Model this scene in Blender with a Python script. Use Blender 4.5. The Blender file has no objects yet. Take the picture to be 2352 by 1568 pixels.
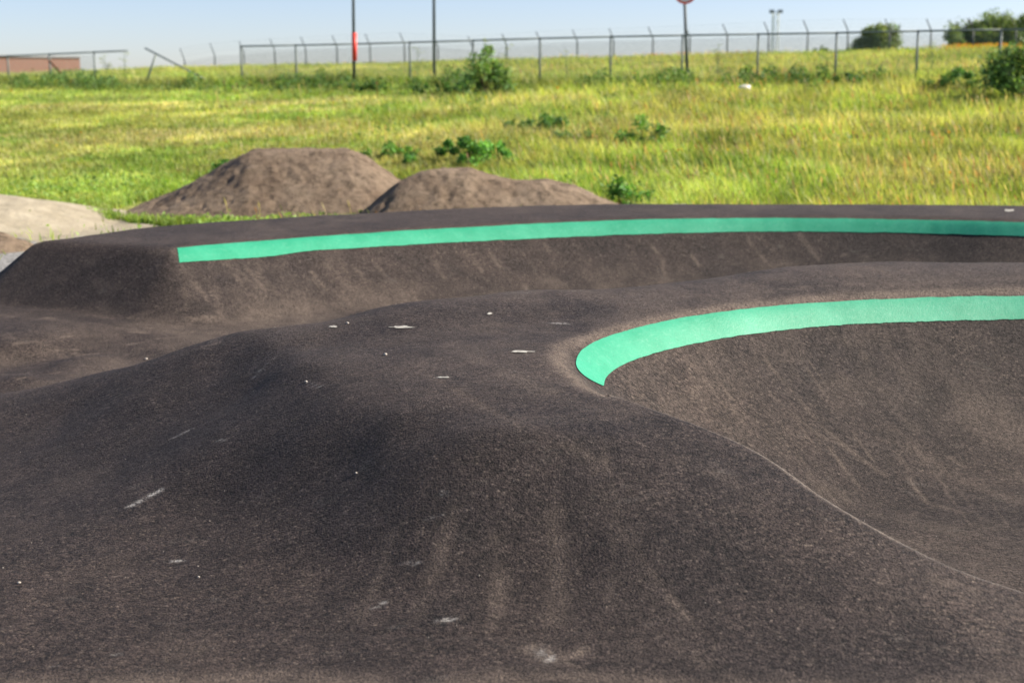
import bpy, math, random
import numpy as np
from mathutils import Vector, Matrix
random.seed(7)
RNG = np.random.default_rng(11)
S = bpy.context.scene
R = math.radians

# ------------------------------------------------------------------ camera
FPX = 3231.0; CX = 1176.0; CY = 784.0; HORIZON = 200.0; EYE = 2.9
PITCH = math.atan((CY - HORIZON) / FPX)
cam_d = bpy.data.cameras.new('camera'); cam = bpy.data.objects.new('camera', cam_d)
S.collection.objects.link(cam); S.camera = cam
cam.location = (0, 0, EYE); cam.rotation_euler = (R(90) - PITCH, 0, 0)
cam_d.sensor_width = 36; cam_d.lens = FPX / 2352 * 36
cam_d.clip_start = 0.1; cam_d.clip_end = 3000
cam_d.dof.use_dof = True; cam_d.dof.focus_distance = 8.4; cam_d.dof.aperture_fstop = 2.0

# ------------------------------------------------------------------ world and sun
SUN_EL = 34.0; SUN_AZ = 83.0            # azimuth clockwise from +Y (away from the camera) towards +X
w = bpy.data.worlds.new('World'); S.world = w; w.use_nodes = True
nt = w.node_tree; nt.nodes.clear()
wo = nt.nodes.new('ShaderNodeOutputWorld'); bg = nt.nodes.new('ShaderNodeBackground'); sky = nt.nodes.new('ShaderNodeTexSky')
sky.sky_type = 'NISHITA'; sky.sun_disc = False
sky.sun_elevation = R(SUN_EL); sky.sun_rotation = R(SUN_AZ)
sky.air_density = 0.75; sky.dust_density = 0.5; sky.ozone_density = 3.5; sky.altitude = 0
bg.inputs['Strength'].default_value = 0.080
tn = nt.nodes.new('ShaderNodeMix'); tn.data_type = 'RGBA'; tn.blend_type = 'MULTIPLY'; tn.inputs[0].default_value = 1
tn.inputs[7].default_value = (1.10, .98, 1.0, 1)
nt.links.new(sky.outputs[0], tn.inputs[6]); nt.links.new(tn.outputs[2], bg.inputs['Color']); nt.links.new(bg.outputs[0], wo.inputs['Surface'])
sl = bpy.data.lights.new('sun', 'SUN'); so = bpy.data.objects.new('sun', sl); S.collection.objects.link(so)
sl.energy = 5.0; sl.angle = R(0.53); sl.color = (1.0, 0.91, 0.77)
sd = Vector((math.sin(R(SUN_AZ)) * math.cos(R(SUN_EL)), math.cos(R(SUN_AZ)) * math.cos(R(SUN_EL)), math.sin(R(SUN_EL))))
so.rotation_euler = sd.to_track_quat('Z', 'Y').to_euler()
S.view_settings.view_transform = 'Standard'; S.view_settings.look = 'None'
S.view_settings.exposure = 1.06; S.view_settings.gamma = 1

# ------------------------------------------------------------------ pixel helpers (photo at 2352 x 1568)
FW = np.array([0, math.cos(PITCH), -math.sin(PITCH)]); UP = np.array([0, math.sin(PITCH), math.cos(PITCH)])
def ray(px, py):
    return FW + np.array([1.0, 0, 0]) * ((px - CX) / FPX) - UP * ((py - CY) / FPX)
def at_z(px, py, z):
    d = ray(px, py); t = (z - EYE) / d[2]
    return np.array([d[0] * t, d[1] * t, z])
def at_y(px, py, y):
    d = ray(px, py); t = y / d[1]
    return np.array([d[0] * t, y, EYE + d[2] * t])

# ------------------------------------------------------------------ numpy noise
_tab = RNG.random((256, 256))
def vnoise(x, y):
    x = np.asarray(x, float); y = np.asarray(y, float)
    xi = np.floor(x).astype(int); yi = np.floor(y).astype(int); fx = x - xi; fy = y - yi
    fx = fx * fx * (3 - 2 * fx); fy = fy * fy * (3 - 2 * fy)
    a = _tab[xi & 255, yi & 255]; b = _tab[(xi + 1) & 255, yi & 255]
    c = _tab[xi & 255, (yi + 1) & 255]; d = _tab[(xi + 1) & 255, (yi + 1) & 255]
    return (a * (1 - fx) + b * fx) * (1 - fy) + (c * (1 - fx) + d * fx) * fy
def fbm(x, y, o=4):
    s = 0; a = .5; n = 0
    for i in range(o):
        s = s + a * vnoise(x * 2 ** i + 17.3 * i, y * 2 ** i + 5.1 * i); n += a; a *= .5
    return s / n
def sstep(a, b, x):
    t = np.clip((x - a) / (b - a), 0, 1); return t * t * (3 - 2 * t)

# ------------------------------------------------------------------ object helpers
def tag(o, label=None, cat=None, group=None, kind=None):
    if label: o['label'] = label
    if cat: o['category'] = cat
    if group: o['group'] = group
    if kind: o['kind'] = kind
    return o
def link(name, me, mat=None, parent=None, smooth=False):
    o = bpy.data.objects.new(name, me); S.collection.objects.link(o)
    if mat: me.materials.append(mat)
    if smooth: me.polygons.foreach_set('use_smooth', np.ones(len(me.polygons), bool))
    if parent: o.parent = parent
    return o
def empty(name, loc=(0, 0, 0)):
    o = bpy.data.objects.new(name, None); S.collection.objects.link(o); o.location = loc; o.empty_display_size = .3
    return o
def np_mesh(name, V, F, n):
    V = np.ascontiguousarray(V, np.float32); F = np.ascontiguousarray(F, np.int32)
    me = bpy.data.meshes.new(name)
    me.vertices.add(len(V)); me.vertices.foreach_set('co', V.ravel())
    me.loops.add(len(F) * n); me.loops.foreach_set('vertex_index', F.ravel())
    me.polygons.add(len(F)); me.polygons.foreach_set('loop_start', np.arange(len(F), dtype=np.int32) * n)
    try: me.polygons.foreach_set('loop_total', np.full(len(F), n, np.int32))
    except Exception: pass
    me.update(calc_edges=True)
    return me
def grid_faces(nx, ny, keep=None):
    i = np.arange(ny - 1)[:, None] * nx + np.arange(nx - 1)[None, :]
    F = np.stack([i, i + 1, i + nx + 1, i + nx], -1)
    if keep is not None: F = F[keep]
    return F.reshape(-1, 4)
def attr(me, name, vals):
    a = me.attributes.new(name, 'FLOAT', 'POINT'); a.data.foreach_set('value', np.ascontiguousarray(vals, np.float32).ravel())
def col_attr(me, name, rgb):
    a = me.attributes.new(name, 'FLOAT_COLOR', 'POINT')
    c = np.ones((len(rgb), 4), np.float32); c[:, :3] = rgb; a.data.foreach_set('color', c.ravel())

class MB:
    """collects tubes and boxes into one mesh"""
    def __init__(s): s.v = []; s.f = []
    def tube(s, p, q, r, r2=None, n=8, cap=True):
        p = Vector(p); q = Vector(q); r2 = r if r2 is None else r2
        d = (q - p).normalized(); a = d.orthogonal().normalized(); b = d.cross(a); k = len(s.v)
        for c, rr in ((p, r), (q, r2)):
            for i in range(n):
                t = 2 * math.pi * i / n; s.v.append(tuple(c + (a * math.cos(t) + b * math.sin(t)) * rr))
        for i in range(n):
            j = (i + 1) % n; s.f.append((k + i, k + j, k + n + j, k + n + i))
        if cap: s.f.append(tuple(k + i for i in reversed(range(n)))); s.f.append(tuple(k + n + i for i in range(n)))
    def path(s, pts, r, n=8):
        for a, b in zip(pts[:-1], pts[1:]): s.tube(a, b, r, n=n)
    def box(s, lo, hi):
        k = len(s.v); x0, y0, z0 = lo; x1, y1, z1 = hi
        s.v += [(x0, y0, z0), (x1, y0, z0), (x1, y1, z0), (x0, y1, z0), (x0, y0, z1), (x1, y0, z1), (x1, y1, z1), (x0, y1, z1)]
        s.f += [tuple(k + i for i in f) for f in ((3, 2, 1, 0), (4, 5, 6, 7), (0, 1, 5, 4), (1, 2, 6, 5), (2, 3, 7, 6), (3, 0, 4, 7))]
    def build(s, name, mat, parent=None, smooth=False):
        me = bpy.data.meshes.new(name); me.from_pydata(s.v, [], s.f); me.update()
        return link(name, me, mat, parent, smooth)

# ------------------------------------------------------------------ materials
def new_mat(name):
    m = bpy.data.materials.new(name); m.use_nodes = True; t = m.node_tree; t.nodes.clear()
    o = t.nodes.new('ShaderNodeOutputMaterial'); return m, t, o
def N(t, typ, **kw):
    n = t.nodes.new(typ)
    for k, v in kw.items():
        if k.startswith('_'): setattr(n, k[1:], v)
        else: n.inputs[k.replace('__', ' ')].default_value = v
    return n
def ramp(t, src, stops, interp='LINEAR'):
    r = t.nodes.new('ShaderNodeValToRGB'); r.color_ramp.interpolation = interp
    e = r.color_ramp.elements
    while len(e) < len(stops): e.new(0.5)
    for el, (p, c) in zip(e, stops):
        el.position = p; el.color = (c, c, c, 1) if not hasattr(c, '__len__') else (*c, 1)
    t.links.new(src, r.inputs[0]); return r.outputs[0]
def mix(t, fac, a, b, mode='MIX'):
    m = t.nodes.new('ShaderNodeMix'); m.data_type = 'RGBA'; m.blend_type = mode
    for sock, v in ((m.inputs[0], fac), (m.inputs[6], a), (m.inputs[7], b)):
        if hasattr(v, 'links') or hasattr(v, 'is_output'): t.links.new(v, sock)
        else: sock.default_value = v if isinstance(v, (int, float)) else (*v, 1)
    return m.outputs[2]
def math_n(t, op, a, b=0.0, clamp=False):
    m = t.nodes.new('ShaderNodeMath'); m.operation = op; m.use_clamp = clamp
    for i, v in enumerate((a, b)):
        if isinstance(v, (int, float)): m.inputs[i].default_value = v
        else: t.links.new(v, m.inputs[i])
    return m.outputs[0]
def noise(t, co, scale, detail=4, rough=.55, stretch=None):
    n = t.nodes.new('ShaderNodeTexNoise'); n.inputs['Scale'].default_value = scale
    n.inputs['Detail'].default_value = detail; n.inputs['Roughness'].default_value = rough
    if stretch:
        mp = t.nodes.new('ShaderNodeMapping'); mp.inputs['Scale'].default_value = stretch[:3]
        if len(stretch) > 3: mp.inputs['Rotation'].default_value = (0, 0, stretch[3])
        t.links.new(co, mp.inputs[0]); co = mp.outputs[0]
    t.links.new(co, n.inputs['Vector']); return n.outputs[0]

def asphalt_material():
    m, t, o = new_mat('asphalt')
    co = t.nodes.new('ShaderNodeTexCoord').outputs['Object']
    b = t.nodes.new('ShaderNodeBsdfPrincipled')
    vor = N(t, 'ShaderNodeTexVoronoi', Scale=70.0); t.links.new(co, vor.inputs['Vector'])
    vor2 = N(t, 'ShaderNodeTexVoronoi', Scale=210.0); t.links.new(co, vor2.inputs['Vector'])
    stone = t.nodes.new('ShaderNodeSeparateColor'); t.links.new(vor.outputs['Color'], stone.inputs[0])
    base = ramp(t, stone.outputs[0], [(0, (.019, .0138, .0125)), (.5, (.0385, .0285, .0255)), (.9, (.058, .0440, .038)), (1, (.105, .084, .069))])
    pores = ramp(t, noise(t, co, 34, 4, .75), [(.37, .12), (.50, 1.0)])
    base = mix(t, ramp(t, noise(t, co, 1.7, 5, .7), [(.36, .35), (.62, 1.0)]), base, mix(t, 1.0, base, pores, 'MULTIPLY'))
    big = ramp(t, noise(t, co, .55, 5, .6), [(.36, (.74, .73, .76)), (.64, (1.25, 1.2, 1.12))])
    base = mix(t, 1.0, base, big, 'MULTIPLY')
    mott = ramp(t, noise(t, co, 4.5, 5, .65), [(.38, .78), (.64, 1.22)])
    base = mix(t, 1.0, base, mott, 'MULTIPLY')
    at = N(t, 'ShaderNodeAttribute', _attribute_name='dust_highlight')
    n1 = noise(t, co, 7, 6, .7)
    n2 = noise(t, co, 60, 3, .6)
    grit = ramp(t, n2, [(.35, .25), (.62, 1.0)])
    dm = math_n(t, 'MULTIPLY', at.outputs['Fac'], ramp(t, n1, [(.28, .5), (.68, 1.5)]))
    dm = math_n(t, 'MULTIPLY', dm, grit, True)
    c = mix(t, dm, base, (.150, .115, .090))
    sc = ramp(t, noise(t, co, 2.6, 7, .72, (1.0, 2.2, 1.0, .4)), [(.60, 0.0), (.74, .55)])
    sc = math_n(t, 'MULTIPLY', sc, grit, True)
    c = mix(t, sc, c, (.14, .125, .108))
    ch = N(t, 'ShaderNodeAttribute', _attribute_name='chalk')
    cm = math_n(t, 'MULTIPLY', ch.outputs['Fac'], ramp(t, noise(t, co, 42, 4, .7), [(.40, 0.0), (.58, 1.0)]), True)
    c = mix(t, cm, c, (.42, .40, .37))
    t.links.new(c, b.inputs['Base Color'])
    b.inputs['Roughness'].default_value = .8; b.inputs['Specular IOR Level'].default_value = .28
    h = math_n(t, 'ADD', math_n(t, 'MULTIPLY', ramp(t, vor.outputs['Distance'], [(0, 1.0), (.75, 0.0)]), .6), math_n(t, 'MULTIPLY', pores, .9))
    h = math_n(t, 'ADD', h, math_n(t, 'MULTIPLY', ramp(t, vor2.outputs['Distance'], [(0, 1.0), (.7, 0.0)]), .3))
    bp = N(t, 'ShaderNodeBump', Strength=1.0, Distance=.008); t.links.new(h, bp.inputs['Height'])
    bp2 = N(t, 'ShaderNodeBump', Strength=.5, Distance=.03); t.links.new(noise(t, co, 3.2, 4, .55), bp2.inputs['Height'])
    t.links.new(bp2.outputs[0], bp.inputs['Normal']); t.links.new(bp.outputs[0], b.inputs['Normal'])
    t.links.new(b.outputs[0], o.inputs[0]); return m
M_ASPHALT = asphalt_material()

def paint_material():
    m, t, o = new_mat('green_paint')
    co = t.nodes.new('ShaderNodeTexCoord').outputs['Object']
    b = t.nodes.new('ShaderNodeBsdfPrincipled')
    n = noise(t, co, 3, 5, .6)
    c = ramp(t, n, [(.3, (.014, .26, .135)), (.7, (.034, .32, .18))])
    pits = ramp(t, noise(t, co, 70, 4, .65), [(.30, .85), (.40, 0.0)])
    c = mix(t, pits, c, (.01, .12, .07))
    lt = ramp(t, noise(t, co, 26, 5, .7), [(.52, 0.0), (.72, .22)])
    c = mix(t, lt, c, (.24, .50, .37))
    t.links.new(c, b.inputs['Base Color']); b.inputs['Roughness'].default_value = .5
    b.inputs['Specular IOR Level'].default_value = .42
    vor = N(t, 'ShaderNodeTexVoronoi', Scale=95.0); t.links.new(co, vor.inputs['Vector'])
    h = math_n(t, 'ADD', ramp(t, vor.outputs['Distance'], [(0, 1.0), (.8, 0.0)]), noise(t, co, 55, 3, .6))
    bp = N(t, 'ShaderNodeBump', Strength=.4, Distance=.0025); t.links.new(h, bp.inputs['Height'])
    t.links.new(bp.outputs[0], b.inputs['Normal'])
    t.links.new(b.outputs[0], o.inputs[0]); return m
M_PAINT = paint_material()

def simple_mat(name, c0, c1, scale=8, rough=.8, spec=.3, bump=0, bscale=None, metal=0, detail=5):
    m, t, o = new_mat(name)
    co = t.nodes.new('ShaderNodeTexCoord').outputs['Object']; b = t.nodes.new('ShaderNodeBsdfPrincipled')
    t.links.new(ramp(t, noise(t, co, scale, detail, .62), [(.32, c0), (.68, c1)]), b.inputs['Base Color'])
    b.inputs['Roughness'].default_value = rough; b.inputs['Specular IOR Level'].default_value = spec; b.inputs['Metallic'].default_value = metal
    if bump:
        bp = N(t, 'ShaderNodeBump', Strength=1.0, Distance=bump); t.links.new(noise(t, co, bscale or scale * 3, 5, .6), bp.inputs['Height'])
        t.links.new(bp.outputs[0], b.inputs['Normal'])
    t.links.new(b.outputs[0], o.inputs[0]); return m
def leaf_mat(name, attrname=None, c0=None, c1=None, trans=.45, rough=.55):
    m, t, o = new_mat(name)
    if attrname:
        c = N(t, 'ShaderNodeAttribute', _attribute_name=attrname).outputs['Color']
    else:
        co = t.nodes.new('ShaderNodeTexCoord').outputs['Object']
        c = ramp(t, noise(t, co, 2.2, 5, .7), [(.3, c0), (.7, c1)])
    d = t.nodes.new('ShaderNodeBsdfPrincipled'); t.links.new(c, d.inputs['Base Color'])
    d.inputs['Roughness'].default_value = rough; d.inputs['Specular IOR Level'].default_value = .25
    tr = t.nodes.new('ShaderNodeBsdfTranslucent')
    t.links.new(mix(t, 1.0, c, (1.15, 1.1, .5), 'MULTIPLY'), tr.inputs['Color'])
    mx = t.nodes.new('ShaderNodeMixShader'); mx.inputs[0].default_value = trans
    t.links.new(d.outputs[0], mx.inputs[1]); t.links.new(tr.outputs[0], mx.inputs[2]); t.links.new(mx.outputs[0], o.inputs[0])
    return m
M_GRASS = leaf_mat('grass_blades', 'tint', trans=.5)
M_LEAF = leaf_mat('leaves', 'tint', trans=.4)
M_SOIL = simple_mat('brown_soil', (.085, .062, .048), (.175, .135, .108), 2.6, .95, .15, .02, 12)
M_GALV = simple_mat('galvanised_steel', (.13, .165, .15), (.20, .225, .205), 9, .55, .4)
M_DARKSTEEL = simple_mat('dark_painted_steel', (.030, .045, .045), (.055, .07, .068), 6, .55, .4)
M_RUST = simple_mat('rusty_steel', (.16, .07, .035), (.26, .13, .07), 12, .8, .2)
M_RED = simple_mat('red_plastic', (.75, .05, .035), (.85, .08, .05), 5, .45, .4)
M_WHITE = simple_mat('white_plastic', (.72, .70, .70), (.8, .79, .8), 5, .5, .4)
M_CHALK = simple_mat('pale_scrape', (.26, .245, .21), (.55, .53, .47), 30, .85, .2, .002, 80)
M_STONE = simple_mat('pale_stone', (.22, .19, .16), (.46, .42, .36), 25, .8, .3)

# ------------------------------------------------------------------ track surface: a height field
C3 = []                                      # control points x, y, z
def cp(px, py, z): C3.append(tuple(at_z(px, py, z)))
crest = [(-150, 925, .34), (0, 905, .38), (130, 884, .50), (300, 840, .74), (420, 800, .93), (540, 765, 1.04), (700, 745, 1.12), (840, 717, 1.16),
         (1050, 690, 1.19), (1160, 674, 1.20), (1300, 670, 1.20), (1500, 657, 1.20), (1700, 634, 1.20), (1940, 614, 1.20), (2352, 610, 1.20), (2700, 616, 1.2)]
for px, py, z in crest:
    cp(px, py, z); a = at_z(px, py, z)
    C3.append((a[0], a[1] + .35, z - .10 - .05 * (z > .9))); C3.append((a[0], a[1] + 1.1, max(.30, z - .72))); C3.append((a[0], a[1] + 2.1, .28))
# visible valley floor left of the far berm
for p in [(50, 860, .36), (200, 815, .36), (60, 790, .40), (330, 790, .34), (150, 745, .44), (430, 765, .33), (0, 740, .46)]: cp(*p)
for p in [(-2.5, 15, .30), (0, 15.6, .25), (2, 16.5, .24), (4, 17.2, .24), (7, 17, .24), (10, 14, .24), (-8, 14, .4), (-10, 10, .35), (-10, 18, .3), (0, 20, .2), (8, 21, .2), (-4, 22, .2), (12, 22, .2)]: C3.append(p)
# plateau and its brow
for p in [(560, 792, 1.085), (610, 815, 1.085), (640, 840, 1.08), (740, 900, 1.05), (700, 800, 1.10), (860, 800, 1.14), (900, 870, 1.13), (1100, 780, 1.18), (1100, 870, 1.17), (1250, 740, 1.19),
          (900, 950, 1.07), (1050, 955, 1.10), (1230, 955, 1.13), (1230, 900, 1.17), (1420, 960, 1.12), (1560, 1000, 1.07), (1100, 985, 1.095), (1230, 988, 1.11), (920, 980, 1.04), (1420, 990, 1.095)]: cp(*p)
# faces falling towards the camera and to the left
for p in [(480, 850, .96), (570, 880, .97), (520, 930, .895), (790, 1000, .945), (300, 900, .80), (400, 960, .78), (150, 950, .58), (100, 1050, .50), (300, 1060, .62), (600, 1010, .835), (700, 1000, .905), (420, 1040, .72),
          (500, 1150, .59), (250, 1220, .50), (50, 1300, .46), (250, 1450, .44), (800, 1060, .86), (800, 1180, .72), (750, 1320, .56), (700, 1450, .50),
          (1000, 1060, .97), (1000, 1200, .78), (1000, 1350, .61), (1000, 1470, .55), (1250, 1060, 1.00), (1250, 1200, .80), (1250, 1350, .63), (1250, 1470, .57),
          (1500, 1100, .96), (1500, 1250, .80), (1500, 1400, .66), (1750, 1200, .86), (1750, 1350, .72), (1750, 1500, .62), (2050, 1350, .74), (2050, 1500, .64), (2300, 1480, .66),
          (1200, 1568, .56), (600, 1568, .48), (100, 1568, .43), (1800, 1568, .60), (2300, 1568, .62)]: cp(*p)
for p in [(-4, 4.4, .42), (-1.5, 4.3, .50), (1.5, 4.3, .58), (4, 4.5, .60), (0, 3, .72), (-4, 2.5, .6), (4, 2.5, .75), (0, 1, 1.2), (0, -1, 1.3), (-5, 0, .9), (5, 0, 1.1), (-9, 5, .4), (8, 5, .45), (-12, 0, .5), (12, 0, .6), (-8, 8.5, .33), (12, 8, .5)]: C3.append(p)
# bowl lips
E_PIX = [(2700, 1440, .60), (2500, 1400, .66), (2352, 1352, .70), (2200, 1300, .76), (2050, 1228, .83), (1900, 1142, .91), (1780, 1056, .99), (1690, 1005, 1.05), (1620, 975, 1.09), (1500, 930, 1.14), (1395, 893, 1.17)]
B_PIX = [(1395, 893, 1.17), (1345, 868, 1.18), (1306, 835, 1.19), (1292, 808, 1.20), (1312, 782, 1.2), (1400, 752, 1.2), (1500, 730, 1.2), (1600, 713, 1.2), (1750, 694, 1.2), (1900, 681, 1.2), (2100, 670, 1.2), (2352, 662, 1.2), (2700, 662, 1.2)]
for p in E_PIX + B_PIX[1:]: cp(*p)
for p in [(2.0, 8.2, 1.12), (3.2, 9.0, 1.10), (3.2, 7.6, .98), (5, 8.8, 1.0), (7, 8.5, .8)]: C3.append(p)

def tps_fit(C, lam=2e-3):
    C = np.array(C); n = len(C); P = C[:, :2] / 10.0
    r2 = ((P[:, None] - P[None]) ** 2).sum(-1); K = np.where(r2 > 0, .5 * r2 * np.log(r2 + 1e-20), 0) + lam * np.eye(n) * .05
    A = np.zeros((n + 3, n + 3)); A[:n, :n] = K; Q = np.c_[np.ones(n), P]; A[:n, n:] = Q; A[n:, :n] = Q.T
    sol = np.linalg.solve(A, np.r_[C[:, 2], 0, 0, 0]); return P, sol
TP, TS = tps_fit(C3)
def tps(x, y):
    X = x.ravel() / 10.0; Y = y.ravel() / 10.0; n = len(TP)
    out = TS[n] + TS[n + 1] * X + TS[n + 2] * Y
    for i in range(n):
        r2 = (X - TP[i, 0]) ** 2 + (Y - TP[i, 1]) ** 2
        out += TS[i] * .5 * r2 * np.log(r2 + 1e-20)
    return out.reshape(x.shape)

def catmull(P, k=10):
    P = np.array(P, float); Q = np.vstack([2 * P[0] - P[1], P, 2 * P[-1] - P[-2]]); out = []
    for i in range(1, len(Q) - 2):
        for u in np.linspace(0, 1, k, endpoint=False):
            a, b, c, d = Q[i - 1], Q[i], Q[i + 1], Q[i + 2]
            out.append(.5 * ((2 * b) + (c - a) * u + (2 * a - 5 * b + 4 * c - d) * u * u + (3 * b - a - 3 * c + d) * u ** 3))
    out.append(P[-1]); return np.array(out)
def dist_poly(x, y, P, closed=False, lim=None):
    best = np.full(x.shape, 1e9); Q = list(P) + ([P[0]] if closed else [])
    for a, b in zip(Q[:-1], Q[1:]):
        ax, ay = a[:2]; dx, dy = b[0] - ax, b[1] - ay; L = dx * dx + dy * dy + 1e-12
        t = np.clip(((x - ax) * dx + (y - ay) * dy) / L, 0, 1)
        np.minimum(best, (x - ax - t * dx) ** 2 + (y - ay - t * dy) ** 2, out=best)
    return np.sqrt(best)
def inside(x, y, P):
    c = np.zeros(x.shape, bool); n = len(P)
    for i in range(n):
        x0, y0 = P[i][:2]; x1, y1 = P[(i + 1) % n][:2]
        if y0 == y1: continue
        c ^= ((y0 > y) != (y1 > y)) & (x < (x1 - x0) * (y - y0) / (y1 - y0) + x0)
    return c

E_C = catmull([at_z(*p) for p in E_PIX], 6)
B_C = catmull([at_z(*p) for p in B_PIX], 8)
B_C = np.vstack([B_C, [[8.5, 10.2, 1.2], [13.5, 8.5, 1.2]]]); E_C = np.vstack([[[13.5, 6.0, .5], [6.5, 5.6, .55]], E_C])
BOWL = np.vstack([E_C, B_C])
TOPZ = 1.1
FL = [at_z(px, py, TOPZ) for px, py in [(392, 566), (500, 556), (600, 547), (900, 524), (1200, 507), (1500, 497), (1800, 492), (2100, 494), (2352, 501)]]
FL = catmull(FL + [np.array([10.2, 18.7, TOPZ]), np.array([14.0, 17.2, TOPZ]), np.array([18.5, 14.5, TOPZ])], 6)
FO = [at_z(px, py, TOPZ) for px, py in [(82, 549), (170, 538), (300, 521), (500, 505), (800, 487), (1100, 473), (1400, 465), (1800, 465), (2352, 468)]]
FO = catmull(FO + [np.array([11.0, 20.8, TOPZ]), np.array([15.2, 19.2, TOPZ]), np.array([19.8, 16.3, TOPZ])], 6)
FAR = np.vstack([FL, FO[::-1]])

def seff(s, r): return .5 * (s + np.sqrt(s * s + r * r))
def track_h(x, y):
    base = tps(x, y)
    # near bowl
    ins = inside(x, y, BOWL); s1 = dist_poly(x, y, B_C); s2 = dist_poly(x, y, E_C)
    sg = np.where(ins, 1.0, -1.0)
    fl = .12
    f1 = fl + (base - fl) * np.clip(1 - seff(s1 * sg, .10) / 2.15, 0, 1) ** 1.9
    f2 = fl + (base - fl) * np.clip(1 - seff(s2 * sg, .035) / 1.6, 0, 1) ** 1.9
    near = np.where(ins, np.maximum(f1, f2), np.minimum(f1, f2))
    # far berm
    sf = dist_poly(x, y, FAR, True); sf = np.where(inside(x, y, FAR), -sf, sf)
    fz = .12 + (TOPZ - .12) * np.clip(1 - seff(sf, .10) / (1.75 - .42 * sstep(-1, 4.5, x)), 0, 1) ** 1.75
    k = .05; h = np.clip(.5 + .5 * (fz - near) / k, 0, 1)
    z = near * (1 - h) + fz * h + k * h * (1 - h)
    return z, sf, s1, s2, ins

def axis(segs):
    out = []
    for a, b, st in segs: out.append(np.arange(a, b, st))
    return np.concatenate(out + [[segs[-1][1]]])
XS = axis([(-11, -6, .08), (-6, 0.2, .034), (.2, 4.0, .0125), (4.0, 7.6, .035), (7.6, 19.5, .08)])
YS = axis([(-3, 4.2, .09), (4.2, 5.6, .03), (5.6, 11, .0125), (11, 21, .04), (21, 25, .08)])
GX, GY = np.meshgrid(XS, YS)
GZ, SF, SB, SE, INS = track_h(GX, GY)
GZ = GZ + (fbm(GX * .9, GY * .9, 3) - .5) * .022 + (fbm(GX * 4, GY * 4, 3) - .5) * .008
ra = at_z(545, 770, 1.05)[:2]; rb = at_z(850, 1010, 1.0)[:2]; rL = np.linalg.norm(rb - ra); ru = (rb - ra) / rL
rt = ((GX - ra[0]) * ru[0] + (GY - ra[1]) * ru[1]) / rL; rs_ = seff((GX - ra[0]) * ru[1] - (GY - ra[1]) * ru[0] + .12 * np.sin(rt * 3.1), .07)
GZ -= .076 * (rs_ / .45) * np.exp(1 - rs_ / .45) * sstep(-.12, .2, rt) * sstep(.90, .30, rt)   # the shoulder above the left face
def H(x, y):
    x = np.asarray(x, float); y = np.asarray(y, float)
    i = np.clip(np.searchsorted(XS, x) - 1, 0, len(XS) - 2); j = np.clip(np.searchsorted(YS, y) - 1, 0, len(YS) - 2)
    u = (x - XS[i]) / (XS[i + 1] - XS[i]); v = (y - YS[j]) / (YS[j + 1] - YS[j])
    return (GZ[j, i] * (1 - u) + GZ[j, i + 1] * u) * (1 - v) + (GZ[j + 1, i] * (1 - u) + GZ[j + 1, i + 1] * u) * v
def hit(px, py, y0=4.0, y1=24.5, back=False):
    d = ray(px, py); ys = np.arange(y0, y1, .01); t = ys / d[1]; xs = d[0] * t; zs = EYE + d[2] * t
    below = zs < H(xs, ys)
    if not below.any(): return hit(px, py + 1.5, y0, y1) if py < 1500 else None
    k = int(np.argmax(below)); return np.array([xs[k], ys[k], float(H(xs[k], ys[k]))])

# dust and chalk wear, plus the lip highlight, painted as strokes on the surface
DUST_HIGHLIGHT = np.zeros(GX.shape); CHK = np.zeros(GX.shape)
def stroke(F, pix, wpx, amt, y0=4.0):
    pts = [hit(px, py, y0) for px, py in pix]; pts = [p for p in pts if p is not None]
    if len(pts) < 1: return
    if len(pts) == 1: pts.append(pts[0] + np.array([.01, 0, 0]))
    pts = np.array(pts); dm = np.linalg.norm(pts.mean(0)[:2]); wd = wpx * dm / FPX; amt = amt * 1.3
    lo = pts[:, :2].min(0) - 3 * wd; hi = pts[:, :2].max(0) + 3 * wd
    ix = slice(*np.searchsorted(XS, [lo[0], hi[0]])); iy = slice(*np.searchsorted(YS, [lo[1], hi[1]]))
    x = GX[iy, ix]; y = GY[iy, ix]
    if x.size == 0: return
    d = dist_poly(x, y, pts)
    n1 = fbm(x * 3.1 + 3, y * 3.1, 4); n2 = fbm(x * 9 + 40, y * 5, 4); 
    F[iy, ix] = np.maximum(F[iy, ix], amt * np.exp(-(d / (wd * (.5 + 1.0 * n1))) ** 2) * (.25 + .75 * sstep(.25, .6, n2)))
# worn edges; the near lip's bright highlight band is painted in with them
DUST_HIGHLIGHT += 1.0 * np.exp(-((SB * np.where(INS, 1, -1) + .03) / .065) ** 2)
CHK += .24 * np.exp(-((SE * np.where(INS, 1, -1) + .004) / .012) ** 2) * (GX > .3) * (GY > 5.6)
DUST_HIGHLIGHT += 1.1 * np.exp(-((SE * np.where(INS, 1, -1) + .0) / .022) ** 2) * (.4 + .6 * sstep(.35, .6, fbm(GX * 2, GY * 2, 3)))
DUST_HIGHLIGHT += .42 * np.exp(-((SF - .02) / .07) ** 2) * (GX > -4.2)
DUST_HIGHLIGHT += .26 * sstep(.45, .68, fbm(GX * .8 + 9, GY * .5 + 3, 5)) * sstep(.3, .6, fbm(GX * 5 + 9, GY * 3 + 3, 4))
DUST_HIGHLIGHT += .22 * sstep(1.02, 1.14, GZ) * (GY > 7) * sstep(.25, .6, fbm(GX * 2, GY * 3, 4))
# valley floor is dustier
DUST_HIGHLIGHT += .55 * sstep(.62, .30, GZ) * sstep(9.5, 11.5, GY) * sstep(.3, .7, fbm(GX * 1.6, GY * 1.6, 5))
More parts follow.
